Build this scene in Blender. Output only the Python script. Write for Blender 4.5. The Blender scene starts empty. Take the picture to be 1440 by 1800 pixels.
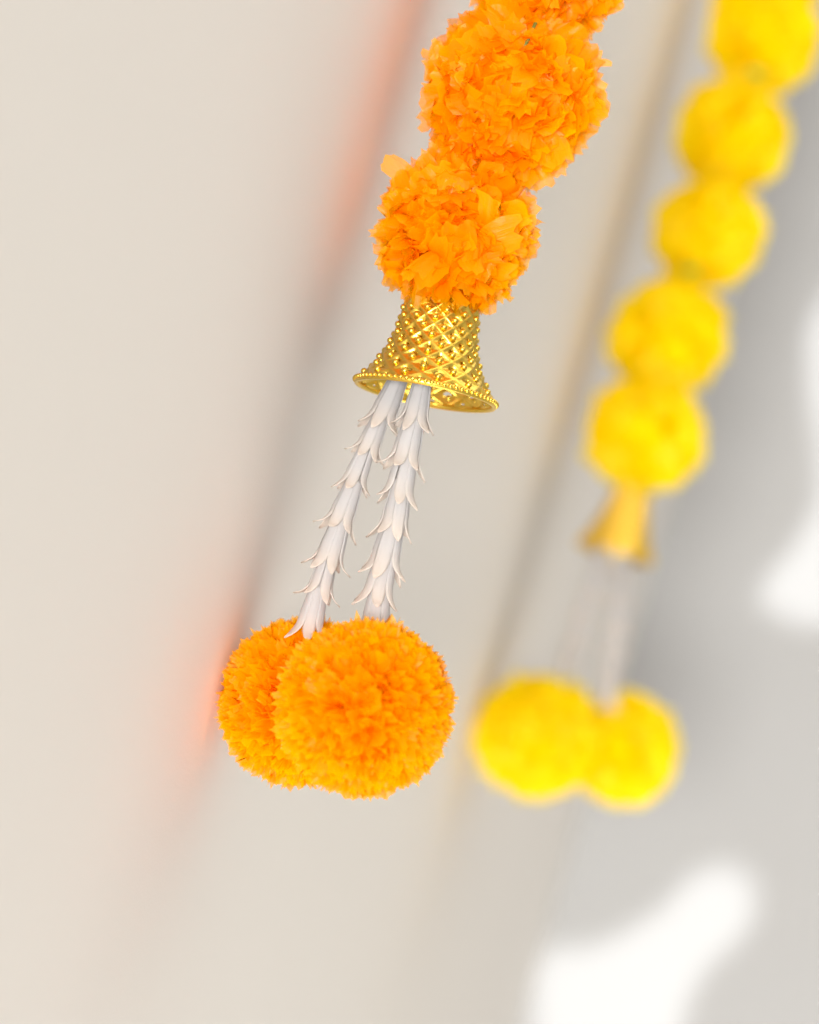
import bpy, bmesh, math, random
import numpy as np
from mathutils import Vector, Matrix

scene = bpy.context.scene
COL = scene.collection

# ------------------------------------------------------------------ camera
# world: wall A is the plane y = 0 (room on the -y side), z is up, metres.
FPX = 5500.0                       # focal length in photograph pixels (1440 x 1800)
THETA = math.radians(11.0)         # angle between the view and the wall
PITCH = math.radians(6.5)
ROLL = math.radians(16.3)
CAM = Vector((0.0, -0.2448, 0.0))
F = Vector((math.cos(THETA)*math.cos(PITCH), math.sin(THETA)*math.cos(PITCH), math.sin(PITCH)))
R0 = Vector((math.sin(THETA), -math.cos(THETA), 0.0))
U0 = R0.cross(F)
FH = Vector((math.cos(THETA), math.sin(THETA), 0.0))
RC = R0*math.cos(ROLL) + U0*math.sin(ROLL)
UC = -R0*math.sin(ROLL) + U0*math.cos(ROLL)

cam_data = bpy.data.cameras.new('camera')
cam = bpy.data.objects.new('camera', cam_data)
COL.objects.link(cam)
cam.matrix_world = Matrix(((RC.x, UC.x, -F.x, CAM.x), (RC.y, UC.y, -F.y, CAM.y),
                           (RC.z, UC.z, -F.z, CAM.z), (0, 0, 0, 1)))
cam_data.sensor_fit = 'VERTICAL'
cam_data.sensor_height = 36.0
cam_data.lens = 36.0*FPX/1800.0
cam_data.clip_start = 0.01
cam_data.clip_end = 50
cam_data.dof.use_dof = True
cam_data.dof.focus_distance = 1.030
cam_data.dof.aperture_fstop = 5.0
scene.camera = cam

# ------------------------------------------------------------------ light
world = bpy.data.worlds.new('World')
scene.world = world
world.use_nodes = True
bg = world.node_tree.nodes['Background']
bg.inputs['Color'].default_value = (1.0, 0.98, 0.95, 1)
bg.inputs['Strength'].default_value = 0.47

def look(o, target):
    o.rotation_euler = (Vector(target)-o.location).to_track_quat('-Z', 'Y').to_euler()

def area(name, loc, target, size, power, color, wide=None):
    """soft area lamp standing in for daylight; wide = its extent along the wall"""
    l = bpy.data.lights.new(name, 'AREA')
    l.shape = 'RECTANGLE'; l.size = wide or size; l.size_y = size; l.energy = power; l.color = color
    o = bpy.data.objects.new(name, l); COL.objects.link(o)
    o.location = loc
    if wide:
        z = (Vector(loc)-Vector(target)).normalized()
        x = (Vector((1, 0, 0))-z*z.x).normalized(); y = z.cross(x)
        o.rotation_euler = Matrix(((x.x, y.x, z.x), (x.y, y.y, z.y), (x.z, y.z, z.z))).to_euler()
    else:
        look(o, target)
    return o

# area lamps skim along the wall as daylight from behind the camera and from below
area('daylight_behind_camera', (-2.6, -0.42, -0.45), (1.2, -0.04, 0.0), 0.75, 205.0, (1.0, 0.96, 0.90))
area('daylight_from_below', (1.15, -0.36, -1.30), (1.2, -0.04, 0.0), 0.55, 22.0, (1.0, 0.95, 0.88), wide=1.7)
area('fill_from_above', (1.15, -0.36, 1.35), (1.2, -0.04, 0.0), 0.55, 5.0, (1.0, 0.96, 0.91), wide=1.7)  # added fill lamp, lightens the shadows the other lamps leave

SUN_DIR = Vector((0.66, 0.30, -0.69)).normalized()
sun = bpy.data.lights.new('sun', 'SUN')
sun.energy = 5.0; sun.angle = math.radians(0.5); sun.color = (0.99, 0.995, 1.0)
sun_o = bpy.data.objects.new('sun', sun); COL.objects.link(sun_o)
sun_o.rotation_euler = SUN_DIR.to_track_quat('-Z', 'Y').to_euler()

scene.view_settings.view_transform = 'Standard'
scene.view_settings.look = 'None'
scene.view_settings.exposure = 0.10
scene.view_settings.gamma = 1.0
scene.view_settings.use_curve_mapping = False
scene.render.engine = 'CYCLES'
cy = scene.cycles
cy.max_bounces = 28; cy.diffuse_bounces = 28; cy.transmission_bounces = 28
cy.glossy_bounces = 5; cy.transparent_max_bounces = 32
cy.use_denoising = True
cy.caustics_reflective = False; cy.caustics_refractive = False

# ------------------------------------------------------------------ helpers
def ray(px, py):
    return F + RC*((px-720.0)/FPX) - UC*((py-900.0)/FPX)

def at(px, py, zh):
    """point on the photo's line of sight at horizontal distance zh along the view"""
    d = ray(px, py)
    return CAM + d*(zh/d.dot(FH))

def on_plane(px, py, axis, value):
    d = ray(px, py)
    return CAM + d*((value-CAM[axis])/d[axis])

def obj(name, mesh, mat=None, parent=None, smooth=True):
    o = bpy.data.objects.new(name, mesh)
    COL.objects.link(o)
    if mat is not None and not mesh.materials:
        mesh.materials.append(mat)
    if smooth and len(mesh.polygons):
        mesh.polygons.foreach_set('use_smooth', np.ones(len(mesh.polygons), bool))
    if parent is not None:
        o.parent = parent
    return o

def mesh_np(name, verts, quads, attr=None):
    """mesh from numpy arrays; attr: {name: float per vertex}"""
    m = bpy.data.meshes.new(name)
    m.from_pydata(verts.tolist(), [], quads.tolist())
    for k, v in (attr or {}).items():
        a = m.attributes.new(k, 'FLOAT', 'POINT')
        a.data.foreach_set('value', np.asarray(v, dtype=np.float32))
    m.update()
    return m

def frame_from(zaxis, seed=0):
    """matrix whose +Z is zaxis"""
    z = Vector(zaxis).normalized()
    x = z.cross(Vector((0.31, 0.77, 0.2+0.1*seed))).normalized()
    y = z.cross(x)
    return Matrix(((x.x, y.x, z.x), (x.y, y.y, z.y), (x.z, y.z, z.z)))

# ------------------------------------------------------------------ materials
def new_mat(name):
    m = bpy.data.materials.new(name); m.use_nodes = True
    nt = m.node_tree; nt.nodes.clear()
    out = nt.nodes.new('ShaderNodeOutputMaterial')
    return m, nt, out

def wall_mat(name, col, col2, bump=0.14):
    m, nt, out = new_mat(name)
    p = nt.nodes.new('ShaderNodeBsdfPrincipled')
    tc = nt.nodes.new('ShaderNodeTexCoord')
    n1 = nt.nodes.new('ShaderNodeTexNoise'); n1.inputs['Scale'].default_value = 6; n1.inputs['Detail'].default_value = 4
    n2 = nt.nodes.new('ShaderNodeTexNoise'); n2.inputs['Scale'].default_value = 900; n2.inputs['Detail'].default_value = 4
    n3 = nt.nodes.new('ShaderNodeTexNoise'); n3.inputs['Scale'].default_value = 160; n3.inputs['Detail'].default_value = 3
    mix = nt.nodes.new('ShaderNodeMix'); mix.data_type = 'RGBA'
    mix.inputs[6].default_value = (*col, 1); mix.inputs[7].default_value = (*col2, 1)
    add = nt.nodes.new('ShaderNodeMath'); add.operation = 'ADD'
    b = nt.nodes.new('ShaderNodeBump'); b.inputs['Strength'].default_value = bump; b.inputs['Distance'].default_value = 0.0005
    for n in (n1, n2, n3): nt.links.new(tc.outputs['Object'], n.inputs['Vector'])
    nt.links.new(n1.outputs['Fac'], mix.inputs[0])
    nt.links.new(mix.outputs[2], p.inputs['Base Color'])
    nt.links.new(n2.outputs['Fac'], add.inputs[0]); nt.links.new(n3.outputs['Fac'], add.inputs[1])
    nt.links.new(add.outputs[0], b.inputs['Height']); nt.links.new(b.outputs['Normal'], p.inputs['Normal'])
    p.inputs['Roughness'].default_value = 0.75
    nt.links.new(p.outputs[0], out.inputs['Surface'])
    return m

def petal_mat(name, deep, pale, translucency=0.5, clear=0.08):
    """thin crinkled film: diffuse + light passing through + faint sheen"""
    m, nt, out = new_mat(name)
    at_ = nt.nodes.new('ShaderNodeAttribute'); at_.attribute_name = 'tone'
    mix = nt.nodes.new('ShaderNodeMix'); mix.data_type = 'RGBA'
    mix.inputs[6].default_value = (*deep, 1); mix.inputs[7].default_value = (*pale, 1)
    nt.links.new(at_.outputs['Fac'], mix.inputs[0])
    d = nt.nodes.new('ShaderNodeBsdfDiffuse'); t = nt.nodes.new('ShaderNodeBsdfTranslucent')
    nt.links.new(mix.outputs[2], d.inputs['Color']); nt.links.new(mix.outputs[2], t.inputs['Color'])
    tc = nt.nodes.new('ShaderNodeTexCoord')
    nz = nt.nodes.new('ShaderNodeTexNoise'); nz.inputs['Scale'].default_value = 420; nz.inputs['Detail'].default_value = 3
    b = nt.nodes.new('ShaderNodeBump'); b.inputs['Strength'].default_value = 0.5; b.inputs['Distance'].default_value = 0.0008
    pl = nt.nodes.new('ShaderNodeAttribute'); pl.attribute_name = 'pleat'
    rn = nt.nodes.new('ShaderNodeAttribute'); rn.attribute_name = 'run'
    cx = nt.nodes.new('ShaderNodeCombineXYZ'); nt.links.new(pl.outputs['Fac'], cx.inputs[0]); nt.links.new(rn.outputs['Fac'], cx.inputs[1])
    n2 = nt.nodes.new('ShaderNodeTexNoise'); n2.inputs['Scale'].default_value = 1.0; n2.inputs['Detail'].default_value = 3
    nt.links.new(cx.outputs[0], n2.inputs['Vector'])
    ad = nt.nodes.new('ShaderNodeMath'); ad.operation = 'MULTIPLY_ADD'; ad.inputs[1].default_value = 0.35
    nt.links.new(tc.outputs['Object'], nz.inputs['Vector']); nt.links.new(nz.outputs['Fac'], ad.inputs[0])
    nt.links.new(n2.outputs['Fac'], ad.inputs[2]); nt.links.new(ad.outputs[0], b.inputs['Height'])
    nt.links.new(b.outputs['Normal'], d.inputs['Normal']); nt.links.new(b.outputs['Normal'], t.inputs['Normal'])
    m1 = nt.nodes.new('ShaderNodeMixShader'); m1.inputs[0].default_value = translucency
    nt.links.new(d.outputs[0], m1.inputs[1]); nt.links.new(t.outputs[0], m1.inputs[2])
    g = nt.nodes.new('ShaderNodeBsdfGlossy'); g.inputs['Roughness'].default_value = 0.32
    g.inputs['Color'].default_value = (1, 1, 1, 1)
    nt.links.new(b.outputs['Normal'], g.inputs['Normal'])
    m2 = nt.nodes.new('ShaderNodeMixShader'); m2.inputs[0].default_value = 0.008
    nt.links.new(m1.outputs[0], m2.inputs[1]); nt.links.new(g.outputs[0], m2.inputs[2])
    tr = nt.nodes.new('ShaderNodeBsdfTransparent')
    m3 = nt.nodes.new('ShaderNodeMixShader'); m3.inputs[0].default_value = clear
    nt.links.new(m2.outputs[0], m3.inputs[1]); nt.links.new(tr.outputs[0], m3.inputs[2])
    nt.links.new(m3.outputs[0], out.inputs['Surface'])
    return m

def plain_mat(name, col, rough=0.5, metal=0.0):
    m, nt, out = new_mat(name)
    p = nt.nodes.new('ShaderNodeBsdfPrincipled')
    p.inputs['Base Color'].default_value = (*col, 1); p.inputs['Roughness'].default_value = rough
    p.inputs['Metallic'].default_value = metal
    tc = nt.nodes.new('ShaderNodeTexCoord')
    nz = nt.nodes.new('ShaderNodeTexNoise'); nz.inputs['Scale'].default_value = 500
    b = nt.nodes.new('ShaderNodeBump'); b.inputs['Strength'].default_value = 0.12; b.inputs['Distance'].default_value = 0.0004
    nt.links.new(tc.outputs['Object'], nz.inputs['Vector']); nt.links.new(nz.outputs['Fac'], b.inputs['Height'])
    nt.links.new(b.outputs['Normal'], p.inputs['Normal'])
    nt.links.new(p.outputs[0], out.inputs['Surface'])
    return m

def panel_mat():  # for the added overhead panel; passes some sun through as soft fill
    m, nt, out = new_mat('pale_shade_panel')
    nz = nt.nodes.new('ShaderNodeTexNoise'); nz.inputs['Scale'].default_value = 3
    mix = nt.nodes.new('ShaderNodeMix'); mix.data_type = 'RGBA'
    mix.inputs[6].default_value = (0.74, 0.72, 0.69, 1); mix.inputs[7].default_value = (0.80, 0.78, 0.75, 1)
    nt.links.new(nz.outputs['Fac'], mix.inputs[0])
    d = nt.nodes.new('ShaderNodeBsdfDiffuse'); t = nt.nodes.new('ShaderNodeBsdfTranslucent')
    nt.links.new(mix.outputs[2], d.inputs['Color']); nt.links.new(mix.outputs[2], t.inputs['Color'])
    ms = nt.nodes.new('ShaderNodeMixShader'); ms.inputs[0].default_value = 0.5
    nt.links.new(d.outputs[0], ms.inputs[1]); nt.links.new(t.outputs[0], ms.inputs[2])
    nt.links.new(ms.outputs[0], out.inputs['Surface'])
    return m

def floret_mat():
    m, nt, out = new_mat('white_floret_plastic')
    at_ = nt.nodes.new('ShaderNodeAttribute'); at_.attribute_name = 'tip'
    mix = nt.nodes.new('ShaderNodeMix'); mix.data_type = 'RGBA'
    mix.inputs[6].default_value = (0.77, 0.765, 0.775, 1); mix.inputs[7].default_value = (0.87, 0.81, 0.755, 1)  # tips tinted warm, colour standing in for light through the thin ends
    nt.links.new(at_.outputs['Fac'], mix.inputs[0])
    p = nt.nodes.new('ShaderNodeBsdfPrincipled')
    p.inputs['Roughness'].default_value = 0.27
    p.inputs['IOR'].default_value = 1.45
    nt.links.new(mix.outputs[2], p.inputs['Base Color'])
    t = nt.nodes.new('ShaderNodeBsdfTranslucent'); nt.links.new(mix.outputs[2], t.inputs['Color'])
    # fine lengthwise ribs, as moulded
    ax = nt.nodes.new('ShaderNodeAttribute'); ax.attribute_name = 'rib'
    sn = nt.nodes.new('ShaderNodeMath'); sn.operation = 'SINE'; nt.links.new(ax.outputs['Fac'], sn.inputs[0])
    b = nt.nodes.new('ShaderNodeBump'); b.inputs['Strength'].default_value = 0.12; b.inputs['Distance'].default_value = 0.0003
    nt.links.new(sn.outputs[0], b.inputs['Height']); nt.links.new(b.outputs['Normal'], p.inputs['Normal'])
    ms = nt.nodes.new('ShaderNodeMixShader'); ms.inputs[0].default_value = 0.65
    nt.links.new(p.outputs[0], ms.inputs[1]); nt.links.new(t.outputs[0], ms.inputs[2])
    nt.links.new(ms.outputs[0], out.inputs['Surface'])
    return m

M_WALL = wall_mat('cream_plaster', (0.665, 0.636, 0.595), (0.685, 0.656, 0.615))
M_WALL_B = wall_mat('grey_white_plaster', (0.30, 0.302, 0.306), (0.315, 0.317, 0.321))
M_PANEL = panel_mat()
M_ORANGE = petal_mat('orange_tissue_film', (1.0, 0.425, 0.0), (1.0, 0.56, 0.0), 0.6, 0.28)
M_YELLOW = petal_mat('yellow_tissue_film', (1.0, 0.83, 0.0), (1.0, 0.88, 0.0), 0.6, 0.22)
M_GOLD = plain_mat('gold_metallised_plastic', (0.80, 0.55, 0.085), 0.32, 1.0)
M_FLORET = floret_mat()
M_GREEN = plain_mat('green_calyx_film', (0.22, 0.40, 0.03), 0.5)
M_STEM = plain_mat('dark_green_stem', (0.12, 0.15, 0.02), 0.6)
M_THREAD = plain_mat('thread', (0.62, 0.36, 0.06), 0.8)

# ------------------------------------------------------------------ setting
XC = on_plane(1075, 1240, 1, 0.0).x          # the corner
def box_mesh(name, lo, hi):
    bm = bmesh.new(); bmesh.ops.create_cube(bm, size=1)
    for v in bm.verts:
        v.co = Vector([lo[i]+(hi[i]-lo[i])*(v.co[i]+0.5) for i in range(3)])
    m = bpy.data.meshes.new(name); bm.to_mesh(m); bm.free(); return m

wa = obj('garland_wall', box_mesh('garland_wall', (-3.2, 0, -2.0), (XC, 0.1, 1.7)), M_WALL, smooth=False)
wa['kind'] = 'structure'; wa['label'] = 'cream plaster wall the garlands hang against'
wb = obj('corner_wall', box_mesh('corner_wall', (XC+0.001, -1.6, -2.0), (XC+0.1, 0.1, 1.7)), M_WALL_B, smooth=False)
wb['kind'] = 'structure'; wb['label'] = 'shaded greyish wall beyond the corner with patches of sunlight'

# unseen panel added above, its holes shaped to throw sun patches on the far wall
ZA = 1.5
def back(p):
    t = (ZA-p.z)/(-SUN_DIR.z)
    return p - SUN_DIR*t
patches = [
    [(936, 1850), (940, 1725), (962, 1662), (1040, 1660), (1110, 1628), (1175, 1585), (1215, 1535), (1275, 1512),
     (1325, 1540), (1333, 1600), (1300, 1655), (1250, 1695), (1212, 1755), (1190, 1850)],
    [(1575, 470), (1455, 505), (1420, 580), (1424, 690), (1440, 790), (1440, 880), (1402, 950), (1342, 1020),
     (1337, 1062), (1390, 1095), (1480, 1105), (1575, 1090)],
]
cu = bpy.data.curves.new('shade_panel', 'CURVE'); cu.dimensions = '2D'; cu.fill_mode = 'BOTH'; cu.extrude = 0.0015
def add_loop(pts, smooth):
    s = cu.splines.new('POLY'); s.points.add(len(pts)-1)
    for q, p in zip(s.points, pts): q.co = (p[0], p[1], 0, 1)
    s.use_cyclic_u = True
add_loop([(-3.2, -2.8), (XC-0.02, -2.8), (XC-0.02, -0.02), (-3.2, -0.02)], False)
for pt in patches:
    add_loop([back(on_plane(x, y, 0, XC))[:2] for x, y in pt], True)
tmp = bpy.data.objects.new('tmp', cu)
am = bpy.data.meshes.new_from_object(tmp); bpy.data.objects.remove(tmp)
aw = obj('shade_panel', am, None, smooth=False); am.materials.clear(); am.materials.append(M_PANEL)
aw.location.z = ZA
aw['kind'] = 'structure'; aw['label'] = 'unseen panel added above the frame, with holes shaped to cast the sun patches'

# ------------------------------------------------------------------ pom-poms
def petals_np(rng, dirs, R, W, bend, ragged, r0=0.58, NV=7, NU=7, axis=None, coherent=1.5):
    """crumpled strips running out from the middle of a ball; returns verts (N,NV,NU,3), tone (N,)"""
    n = len(dirs)
    v = np.linspace(0, 1, NV)[None, :, None]
    u = np.linspace(-1, 1, NU)[None, None, :]
    L = R*(1.0 + ragged*rng.normal(0, 1, (n, 1, 1)).clip(-2.2, 1.6))
    for _ in range(5):                                             # the ball is never quite round
        a = rng.normal(0, 1, 3); a /= np.linalg.norm(a)
        L = L*(1 + 0.42*ragged*np.sin(rng.uniform(1.5, 4)*(dirs @ a)+rng.uniform(0, 6)))[:, None, None]
    if ragged > 0.06:                                              # a few flaps stick out
        L = L*np.where(rng.uniform(0, 1, (n, 1, 1)) < 0.035, rng.uniform(1.05, 1.17, (n, 1, 1)), 1.0)
    w = W*rng.uniform(0.5, 1.35, (n, 1, 1))
    prof = 0.25 + 0.75*np.clip(v/0.62, 0, 1)**1.1
    prof = prof*(1 - 0.10*np.clip((v-0.86)/0.14, 0, 1))
    along = r0*R + (L-r0*R)*v
    tipcut = rng.normal(0, 0.035, (n, 1, NU))*R*(v**6)              # uneven torn tip
    z = along + tipcut - 0.14*w*np.abs(u)**4.0*v**5                 # corners rounded off
    x = u*w*0.5*prof
    fold = rng.normal(0, 0.10, (n, 1, 1))*(np.abs(u)**1.5)*w*prof + rng.normal(0, 0.07, (n, 1, 1))*np.sin(u*5+rng.uniform(0, 6, (n, 1, 1)))*w*prof
    wave = rng.normal(0, 0.035, (n, NV, NU))*w*(0.3+v)
    y = fold + wave
    k = bend*rng.normal(0, 1, (n, 1, 1)).clip(-2, 2)
    if axis is not None and ragged < 0.06:                          # petals at the heart fold over it
        k = k*(1 + 1.6*np.abs(dirs @ np.array(axis))**6)[:, None, None]
    c = np.clip(v-0.15, 0, 1)**2
    y = y + k*R*c*1.3
    z = z - np.abs(k)**1.5*R*c*0.45
    sx = rng.normal(0, 0.12, (n, 1, 1))*R*v**2
    x = x + sx
    tw = rng.normal(0, 0.3, (n, 1, 1))*v
    x, y = x*np.cos(tw)-y*np.sin(tw), x*np.sin(tw)+y*np.cos(tw)
    # orient
    d = dirs/np.linalg.norm(dirs, axis=1, keepdims=True)
    ref = rng.normal(0, 1, (n, 3))
    if axis is not None:
        al = np.abs(d @ np.array(axis))[:, None]
        ref = ref + coherent*np.array(axis)[None, :]*np.clip(1.15-al**4, 0, 1)
    e1 = np.cross(d, ref); e1 /= np.linalg.norm(e1, axis=1, keepdims=True)
    e2 = np.cross(d, e1)
    P = (x[..., None]*e1[:, None, None, :] + y[..., None]*e2[:, None, None, :] + z[..., None]*d[:, None, None, :])
    return P, rng.uniform(0, 1, n)

def grid_quads(NV, NU):
    q = []
    for i in range(NV-1):
        for j in range(NU-1):
            a = i*NU+j
            q.append((a, a+1, a+NU+1, a+NU))
    return np.array(q)

def fib(n, rng, jit):
    i = np.arange(n)+0.5
    ph = np.arccos(1-2*i/n); th = math.pi*(1+5**0.5)*i
    d = np.stack([np.cos(th)*np.sin(ph), np.sin(th)*np.sin(ph), np.cos(ph)], 1)
    d += rng.normal(0, jit, d.shape)
    return d/np.linalg.norm(d, axis=1, keepdims=True)

NV, NU = 7, 7
GQ = grid_quads(NV, NU)
def petal_mass(name, P, tone):
    n = len(P)
    verts = P.reshape(-1, 3)
    quads = (GQ[None]+(np.arange(n)*NV*NU)[:, None, None]).reshape(-1, 4)
    return mesh_np(name, verts, quads, {'tone': np.repeat(tone, NV*NU), 'pleat': (np.tile(np.linspace(0, 1, NU), NV)[None, :]*9 + tone[:, None]*97).ravel(), 'run': np.tile(np.repeat(np.linspace(0, 1, NV), NU), n)})

def pompom(parent, origin, centre, R, mat, seed, n=900, W=0.3, bend=0.22, ragged=0.07, squash=1.0, singles=0, coherent=4.5, r0=0.58):
    """a paper flower ball: a dense mass of strips, the most visible ones as petals of their own"""
    rng = np.random.default_rng(seed)
    dirs = fib(n, rng, 0.10)
    face = (CAM-centre).normalized() + Vector(rng.normal(0, 0.22, 3).tolist())     # the flower's own axis
    P, tone = petals_np(rng, dirs, R, W*R, bend, ragged, axis=face.normalized(), coherent=coherent, r0=r0)
    cd = rng.normal(0, 1, (170, 3))                                 # crumpled heart of the flower
    Pc, tc_ = petals_np(rng, cd, 0.66*R, 0.30*R, 0.3, 0.05, r0=0.1)
    P = np.concatenate([P, Pc]); tone = np.concatenate([tone, tc_])
    e = bpy.data.objects.new('pompom', None); COL.objects.link(e); e.parent = parent
    e.location = centre-origin; e.empty_display_size = 0.01
    tips = P[:, -2:, 3, :].mean(1)
    toward = np.array((CAM-centre).normalized())
    score = (tips @ toward)/R + 0.35*np.linalg.norm(tips, axis=1)/R + rng.uniform(0, 0.5, len(P))
    own = np.zeros(len(P), bool)
    if singles:
        own[np.argsort(-score)[:singles]] = True
    o = obj('petal_mass', petal_mass('petal_mass', P[~own], tone[~own]), mat, e)
    o['kind'] = 'stuff'
    for i in np.nonzero(own)[0]:
        obj('petal', petal_mass('petal', P[i:i+1], tone[i:i+1]), mat, e)
    return e

# ------------------------------------------------------------------ gold bell
NB, MB = 12, 5
# radius and drop at t (0 top, 1 rim), metres
def near_profile(t): return 0.0121 + 0.0014*t + 0.0099*t**2.7, -0.0300*t
def far_profile(t): return 0.0080 + 0.0030*t + 0.0085*t**2.0, -0.0370*t
def bell_mesh(bell_profile):
    RU, RV = 14, 16
    nu, nv = NB*RU, MB*RV
    verts = []; keep = []
    for i in range(nv+1):
        t = i/nv
        r, z = bell_profile(t)
        for j in range(nu):
            u = j/nu
            a = NB*u + MB*t; b = NB*u - MB*t
            da = abs(a-round(a)); db = abs(b-round(b))
            h = 0.0008*math.exp(-(min(da, db)/0.13)**2)
            fa, fb = a-math.floor(a)-0.5, b-math.floor(b)-0.5
            q = fa-fb; p = fa+fb
            h += 0.0005*math.exp(-((p/0.35)**2+((q-0.18)/0.22)**2)) - 0.0006*math.exp(-((p/0.25)**2+((q+0.2)/0.2)**2))   # swelling under each stud, dent above it
            th = 2*math.pi*u
            verts.append(((r+h)*math.cos(th), (r+h)*math.sin(th), z))
    faces = []
    for i in range(nv):
        t = (i+0.5)/nv
        for j in range(nu):
            u = (j+0.5)/nu
            a = NB*u + MB*t; b = NB*u - MB*t
            fa, fb = a-math.floor(a)-0.5, b-math.floor(b)-0.5
            q = fa-fb; p = fa+fb
            hs = min(1.0, 0.35+0.75*t)
            hole = (-0.46*hs-0.02 < q < 0.02) and abs(p) < 0.36*hs*(q+0.52)/0.54 and 0.25 < t < 0.97
            if hole: continue
            j2 = (j+1) % nu
            faces.append((i*nu+j, (i+1)*nu+j, (i+1)*nu+j2, i*nu+j2))
    m = bpy.data.meshes.new('bell_lattice'); m.from_pydata(verts, [], faces); m.update()
    return m
def sphere_mesh(name, r, sub=2):
    bm = bmesh.new(); bmesh.ops.create_icosphere(bm, subdivisions=sub, radius=r)
    m = bpy.data.meshes.new(name); bm.to_mesh(m); bm.free(); return m
def ring_mesh(name, prof, seg=96):
    """closed profile [(r, z)...] turned about z"""
    k = len(prof); verts = []; faces = []
    for i in range(seg):
        th = 2*math.pi*i/seg
        for r, z in prof: verts.append((r*math.cos(th), r*math.sin(th), z))
    for i in range(seg):
        i2 = (i+1) % seg
        for j in range(k):
            j2 = (j+1) % k
            faces.append((i*k+j, i*k+j2, i2*k+j2, i2*k+j))
    m = bpy.data.meshes.new(name); m.from_pydata(verts, [], faces); m.update(); return m
def join_spheres(name, pts, r, sub=1):
    bm = bmesh.new()
    for p in pts:
        bmesh.ops.create_icosphere(bm, subdivisions=sub, radius=r, matrix=Matrix.Translation(p))
    m = bpy.data.meshes.new(name); bm.to_mesh(m); bm.free(); return m

def bell_set(bell_profile):
    rr, rz = bell_profile(1.0)
    rim = ring_mesh('rim', [(rr-0.0006, rz+0.0006), (rr+0.0006, rz+0.0006), (rr+0.0008, rz-0.0004),
                            (rr+0.0006, rz-0.0015), (rr-0.0004, rz-0.0015), (rr-0.0007, rz-0.0006)])
    studs = []
    for k in range(1, 2*MB):
        t = k/(2*MB)
        r, z = bell_profile(min(t + 0.018, 1))
        for i in range(NB):
            th = 2*math.pi*(i + (0.5 if k % 2 == 0 else 0.0))/NB
            studs.append(Vector(((r+0.0005)*math.cos(th), (r+0.0005)*math.sin(th), z)))
    beads = [Vector(((rr+0.0008)*math.cos(2*math.pi*i/72), (rr+0.0008)*math.sin(2*math.pi*i/72), rz-0.0001)) for i in range(72)]
    return bell_mesh(bell_profile), rim, join_spheres('bead_row', beads, 0.0008, 2), studs
STUD = sphere_mesh('stud', 0.00115); STUD.materials.append(M_GOLD)

def bell(parent, origin, top, bottom, profile, each_stud, spin):
    shell, rim, beads, studs = bell_set(profile)
    e = bpy.data.objects.new('bell_cap', None); COL.objects.link(e); e.parent = parent
    e.empty_display_size = 0.01
    m = frame_from(top-bottom).to_4x4() @ Matrix.Rotation(spin, 4, 'Z')
    e.matrix_local = Matrix.Translation(top-origin) @ m
    o = obj('lattice_shell', shell, M_GOLD, e)
    s = o.modifiers.new('wall', 'SOLIDIFY'); s.thickness = 0.0007; s.offset = -1
    obj('rim', rim, M_GOLD, e)
    b = obj('bead_row', beads, M_GOLD, e); b['kind'] = 'stuff'
    if each_stud:
        for p in studs:
            o = obj('stud', STUD, None, e); o.location = p
    else:
        o = obj('stud_rows', join_spheres('stud_rows', studs, 0.00115, 1), M_GOLD, e); o['kind'] = 'stuff'
    return e

# ------------------------------------------------------------------ white florets
def floret_mesh(seed, lobes=6):
    rng = random.Random(seed)
    L = 0.0195; verts = []; faces = []; tip = []; rib = []
    nu, nv = 7, 14
    for l in range(lobes):
        c = 2*math.pi*(l+rng.uniform(-.12, .12))/lobes
        flare = rng.uniform(0.0020, 0.0048); Ll = L*rng.uniform(0.93, 1.05)
        half = math.pi/lobes*rng.uniform(0.98, 1.12); up = rng.uniform(0.0, 0.0016)
        side = rng.uniform(-0.10, 0.10)
        base = len(verts)
        inner = 0.00022*(l % 2)
        for i in range(nv):
            s = i/(nv-1)
            r = 0.0030 + 0.0013*min(1, s/0.55) - inner
            k = max(0, (s-0.50)/0.50)
            r += flare*k**2.6
            z = -Ll*s + up*k**4
            n = 1.0 if s < 0.62 else max(0.05, (1-((s-0.62)/0.385)**1.7))
            for j in range(nu):
                u = -1+2*j/(nu-1)
                th = c + half*u*n + side*k
                rj = r - flare*0.22*(u*n)**2*k + 0.0003*k*(u*u)   # lobe cupped across
                verts.append((rj*math.cos(th), rj*math.sin(th), z))
                tip.append(min(1, max(0, (s-0.45)/0.5))); rib.append(u*n*14)
        for i in range(nv-1):
            for j in range(nu-1):
                a = base+i*nu+j
                faces.append((a, a+nu, a+nu+1, a+1))
    return mesh_np('floret', np.array(verts), np.array(faces), {'tip': tip, 'rib': rib})
FLORETS = [floret_mesh(s) for s in (11, 12, 13, 14)]
for f_ in FLORETS: f_.materials.append(M_FLORET)

def tube_mesh(name, pts, r, seg=8):
    verts = []; faces = []
    for i, p in enumerate(pts):
        d = (pts[min(i+1, len(pts)-1)]-pts[max(i-1, 0)])
        m = frame_from(d)
        for j in range(seg):
            th = 2*math.pi*j/seg
            verts.append(p + m @ Vector((r*math.cos(th), r*math.sin(th), 0)))
    for i in range(len(pts)-1):
        for j in range(seg):
            j2 = (j+1) % seg
            faces.append((i*seg+j, i*seg+j2, (i+1)*seg+j2, (i+1)*seg+j))
    m = bpy.data.meshes.new(name); m.from_pydata([tuple(v) for v in verts], [], faces); m.update(); return m

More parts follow.
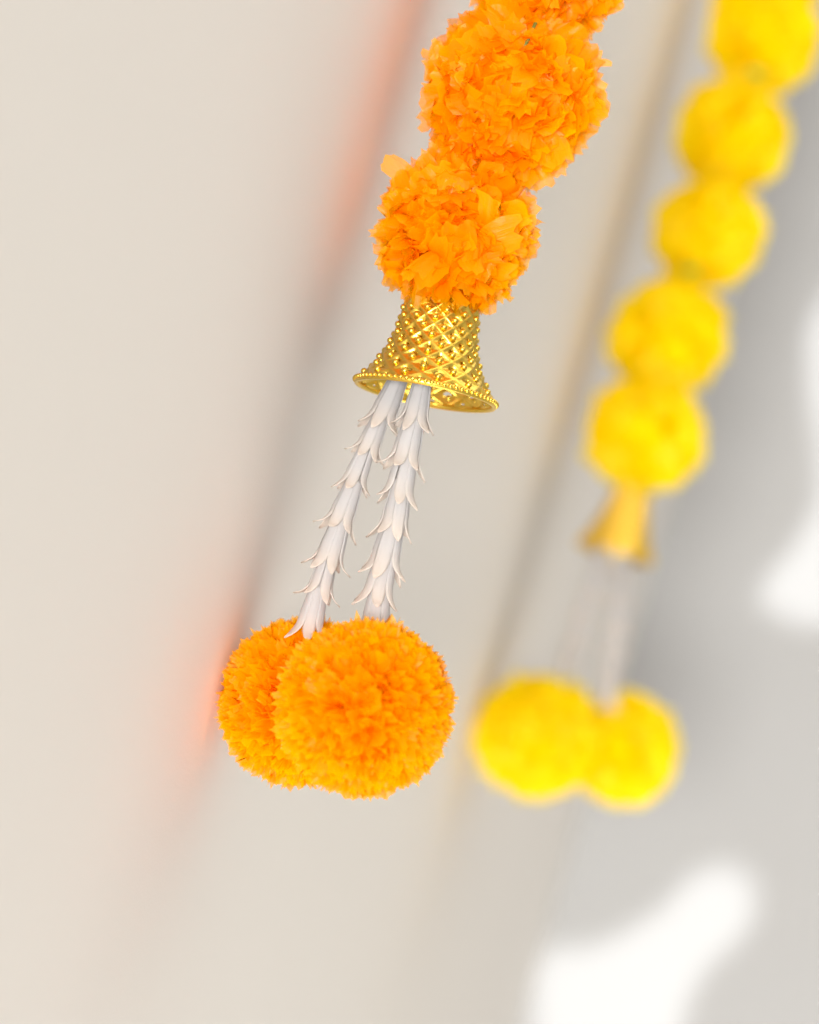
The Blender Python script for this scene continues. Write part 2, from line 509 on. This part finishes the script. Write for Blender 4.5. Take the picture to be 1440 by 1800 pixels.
def strand(parent, origin, pts, count, scale, seed):
    """florets threaded one into the next along a line of points"""
    rng = random.Random(seed)
    seglen = [(pts[i+1]-pts[i]).length for i in range(len(pts)-1)]
    total = sum(seglen)
    def point(s):
        s = max(0, min(1, s))*total
        for i, l in enumerate(seglen):
            if s <= l or i == len(seglen)-1:
                return pts[i].lerp(pts[i+1], s/l)
            s -= l
    e = obj('floret_strand', tube_mesh('strand_thread', [p-origin for p in pts], 0.0012), M_FLORET, parent)
    for k in range(count):
        s0 = (k-0.25)/count
        a = point(s0); b = point(s0+1.0/count)
        if k == 0: a = pts[0]-(pts[1]-pts[0]).normalized()*0.004
        o = obj('floret', FLORETS[rng.randrange(4)], None, e)
        m = frame_from((a-b).normalized()+Vector((rng.uniform(-.05, .05), rng.uniform(-.05, .05), rng.uniform(-.05, .05)))).to_4x4() @ Matrix.Rotation(rng.uniform(0, 6.28), 4, 'Z')
        sc = scale*rng.uniform(0.90, 1.08)
        o.matrix_local = Matrix.Translation(a-origin) @ m @ Matrix.Diagonal((sc, sc, sc, 1))
        sm = o.modifiers.new('thickness', 'SOLIDIFY'); sm.thickness = 0.00035; sm.offset = -1
    return e

# ------------------------------------------------------------------ green calyx bits
def calyx(parent, origin, p, size, seed, direction):
    rng = np.random.default_rng(seed)
    d = np.array([list(Vector(direction))])+rng.normal(0, 0.35, (9, 3))
    P, tone = petals_np(rng, d, size, size*0.5, 0.15, 0.1)
    o = obj('calyx', petal_mass('calyx', P, tone), M_GREEN, parent)
    o.location = p-origin
    return o

def thing(name, label, cat, loc, group):
    e = bpy.data.objects.new(name, None); COL.objects.link(e); e.location = loc
    e['label'] = label; e['category'] = cat; e['group'] = group
    e.empty_display_size = 0.02
    return e

def px2m(r, zh): return r*zh/FPX

# ------------------------------------------------------------------ orange garland
ZO = 1.035
base = at(600, 1320, ZO)
og = thing('flower_garland', 'orange paper flower garland in sharp focus with gold bell and white floret tassels',
           'garland', base, 'garlands hanging on the wall')
for i, (x, y, zh, r, n, W, bend, rag, sq) in enumerate([
        (965, -85, ZO, 147, 800, 0.37, 0.24, 0.085, 1),
        (898, 175, ZO, 153, 800, 0.37, 0.24, 0.085, 1),
        (800, 418, ZO, 141, 780, 0.37, 0.24, 0.085, 1),
        (642, 1243, ZO-0.030, 153, 1350, 0.23, 0.10, 0.025, 1),
        (533, 1237, ZO+0.020, 145, 1200, 0.23, 0.10, 0.025, 1)]):
    pompom(og, base, at(x, y, zh), px2m(r, zh), M_ORANGE, 40+i, n, W, bend, rag, sq, singles=60, r0=0.42 if rag < 0.05 else 0.55)
obj('thread', tube_mesh('thread', [at(x, y, ZO)-base for x, y in ((1010, -260), (965, -85), (898, 175), (800, 418), (770, 560), (742, 690))], 0.0007), M_THREAD, og)
obj('stem', tube_mesh('stem', [at(x, y, z)-base for x, y, z in ((948, 28, ZO-0.016), (938, 48, ZO-0.0185), (930, 68, ZO-0.0205), (918, 88, ZO-0.020))], 0.0006), M_STEM, og)
bell(og, base, at(778, 536, ZO), at(747, 697, ZO), near_profile, True, 0.2)
strand(og, base, [at(x, y, ZO) for x, y in ((694, 680), (652, 770), (615, 870), (580, 970), (553, 1060), (540, 1110))], 7, 0.97, 5)
strand(og, base, [at(x, y, ZO-0.006) for x, y in ((740, 682), (727, 745), (714, 810), (699, 885), (684, 960), (668, 1035), (656, 1100))], 7, 1.08, 8)

# ------------------------------------------------------------------ yellow garland
ZY = 1.60
base = at(1030, 1380, ZY)
yg = thing('flower_garland', 'blurred yellow paper flower garland hanging further back, near the corner',
           'garland', base, 'garlands hanging on the wall')
for i, (x, y, zh, r) in enumerate([
        (1372, -75, ZY, 100), (1342, 62, ZY, 102), (1288, 240, ZY, 101), (1245, 412, ZY, 100), (1178, 588, ZY, 104), (1135, 762, ZY, 104),
        (941, 1293, ZY, 107), (1092, 1316, ZY+0.035, 99)]):
    pompom(yg, base, at(x, y, zh), px2m(r, zh), M_YELLOW, 60+i, 520, 0.36, 0.18, 0.045)
obj('thread', tube_mesh('thread', [at(x, y, ZY)-base for x, y in ((1390, -200), (1342, 62), (1288, 240), (1178, 588), (1110, 850), (1080, 970))], 0.0007), M_THREAD, yg)
calyx(yg, base, at(1326, 150, ZY-0.024), 0.008, 1, UC)
calyx(yg, base, at(1216, 497, ZY-0.024), 0.008, 2, UC)
bell(yg, base, at(1116, 850, ZY), at(1080, 976, ZY), far_profile, False, 0.5)
strand(yg, base, [at(x, y, ZY) for x, y in ((1062, 965), (1035, 1050), (1010, 1130), (985, 1210))], 6, 1.0, 15)
strand(yg, base, [at(x, y, ZY+0.01) for x, y in ((1095, 970), (1090, 1050), (1080, 1130), (1068, 1240))], 6, 1.0, 18)
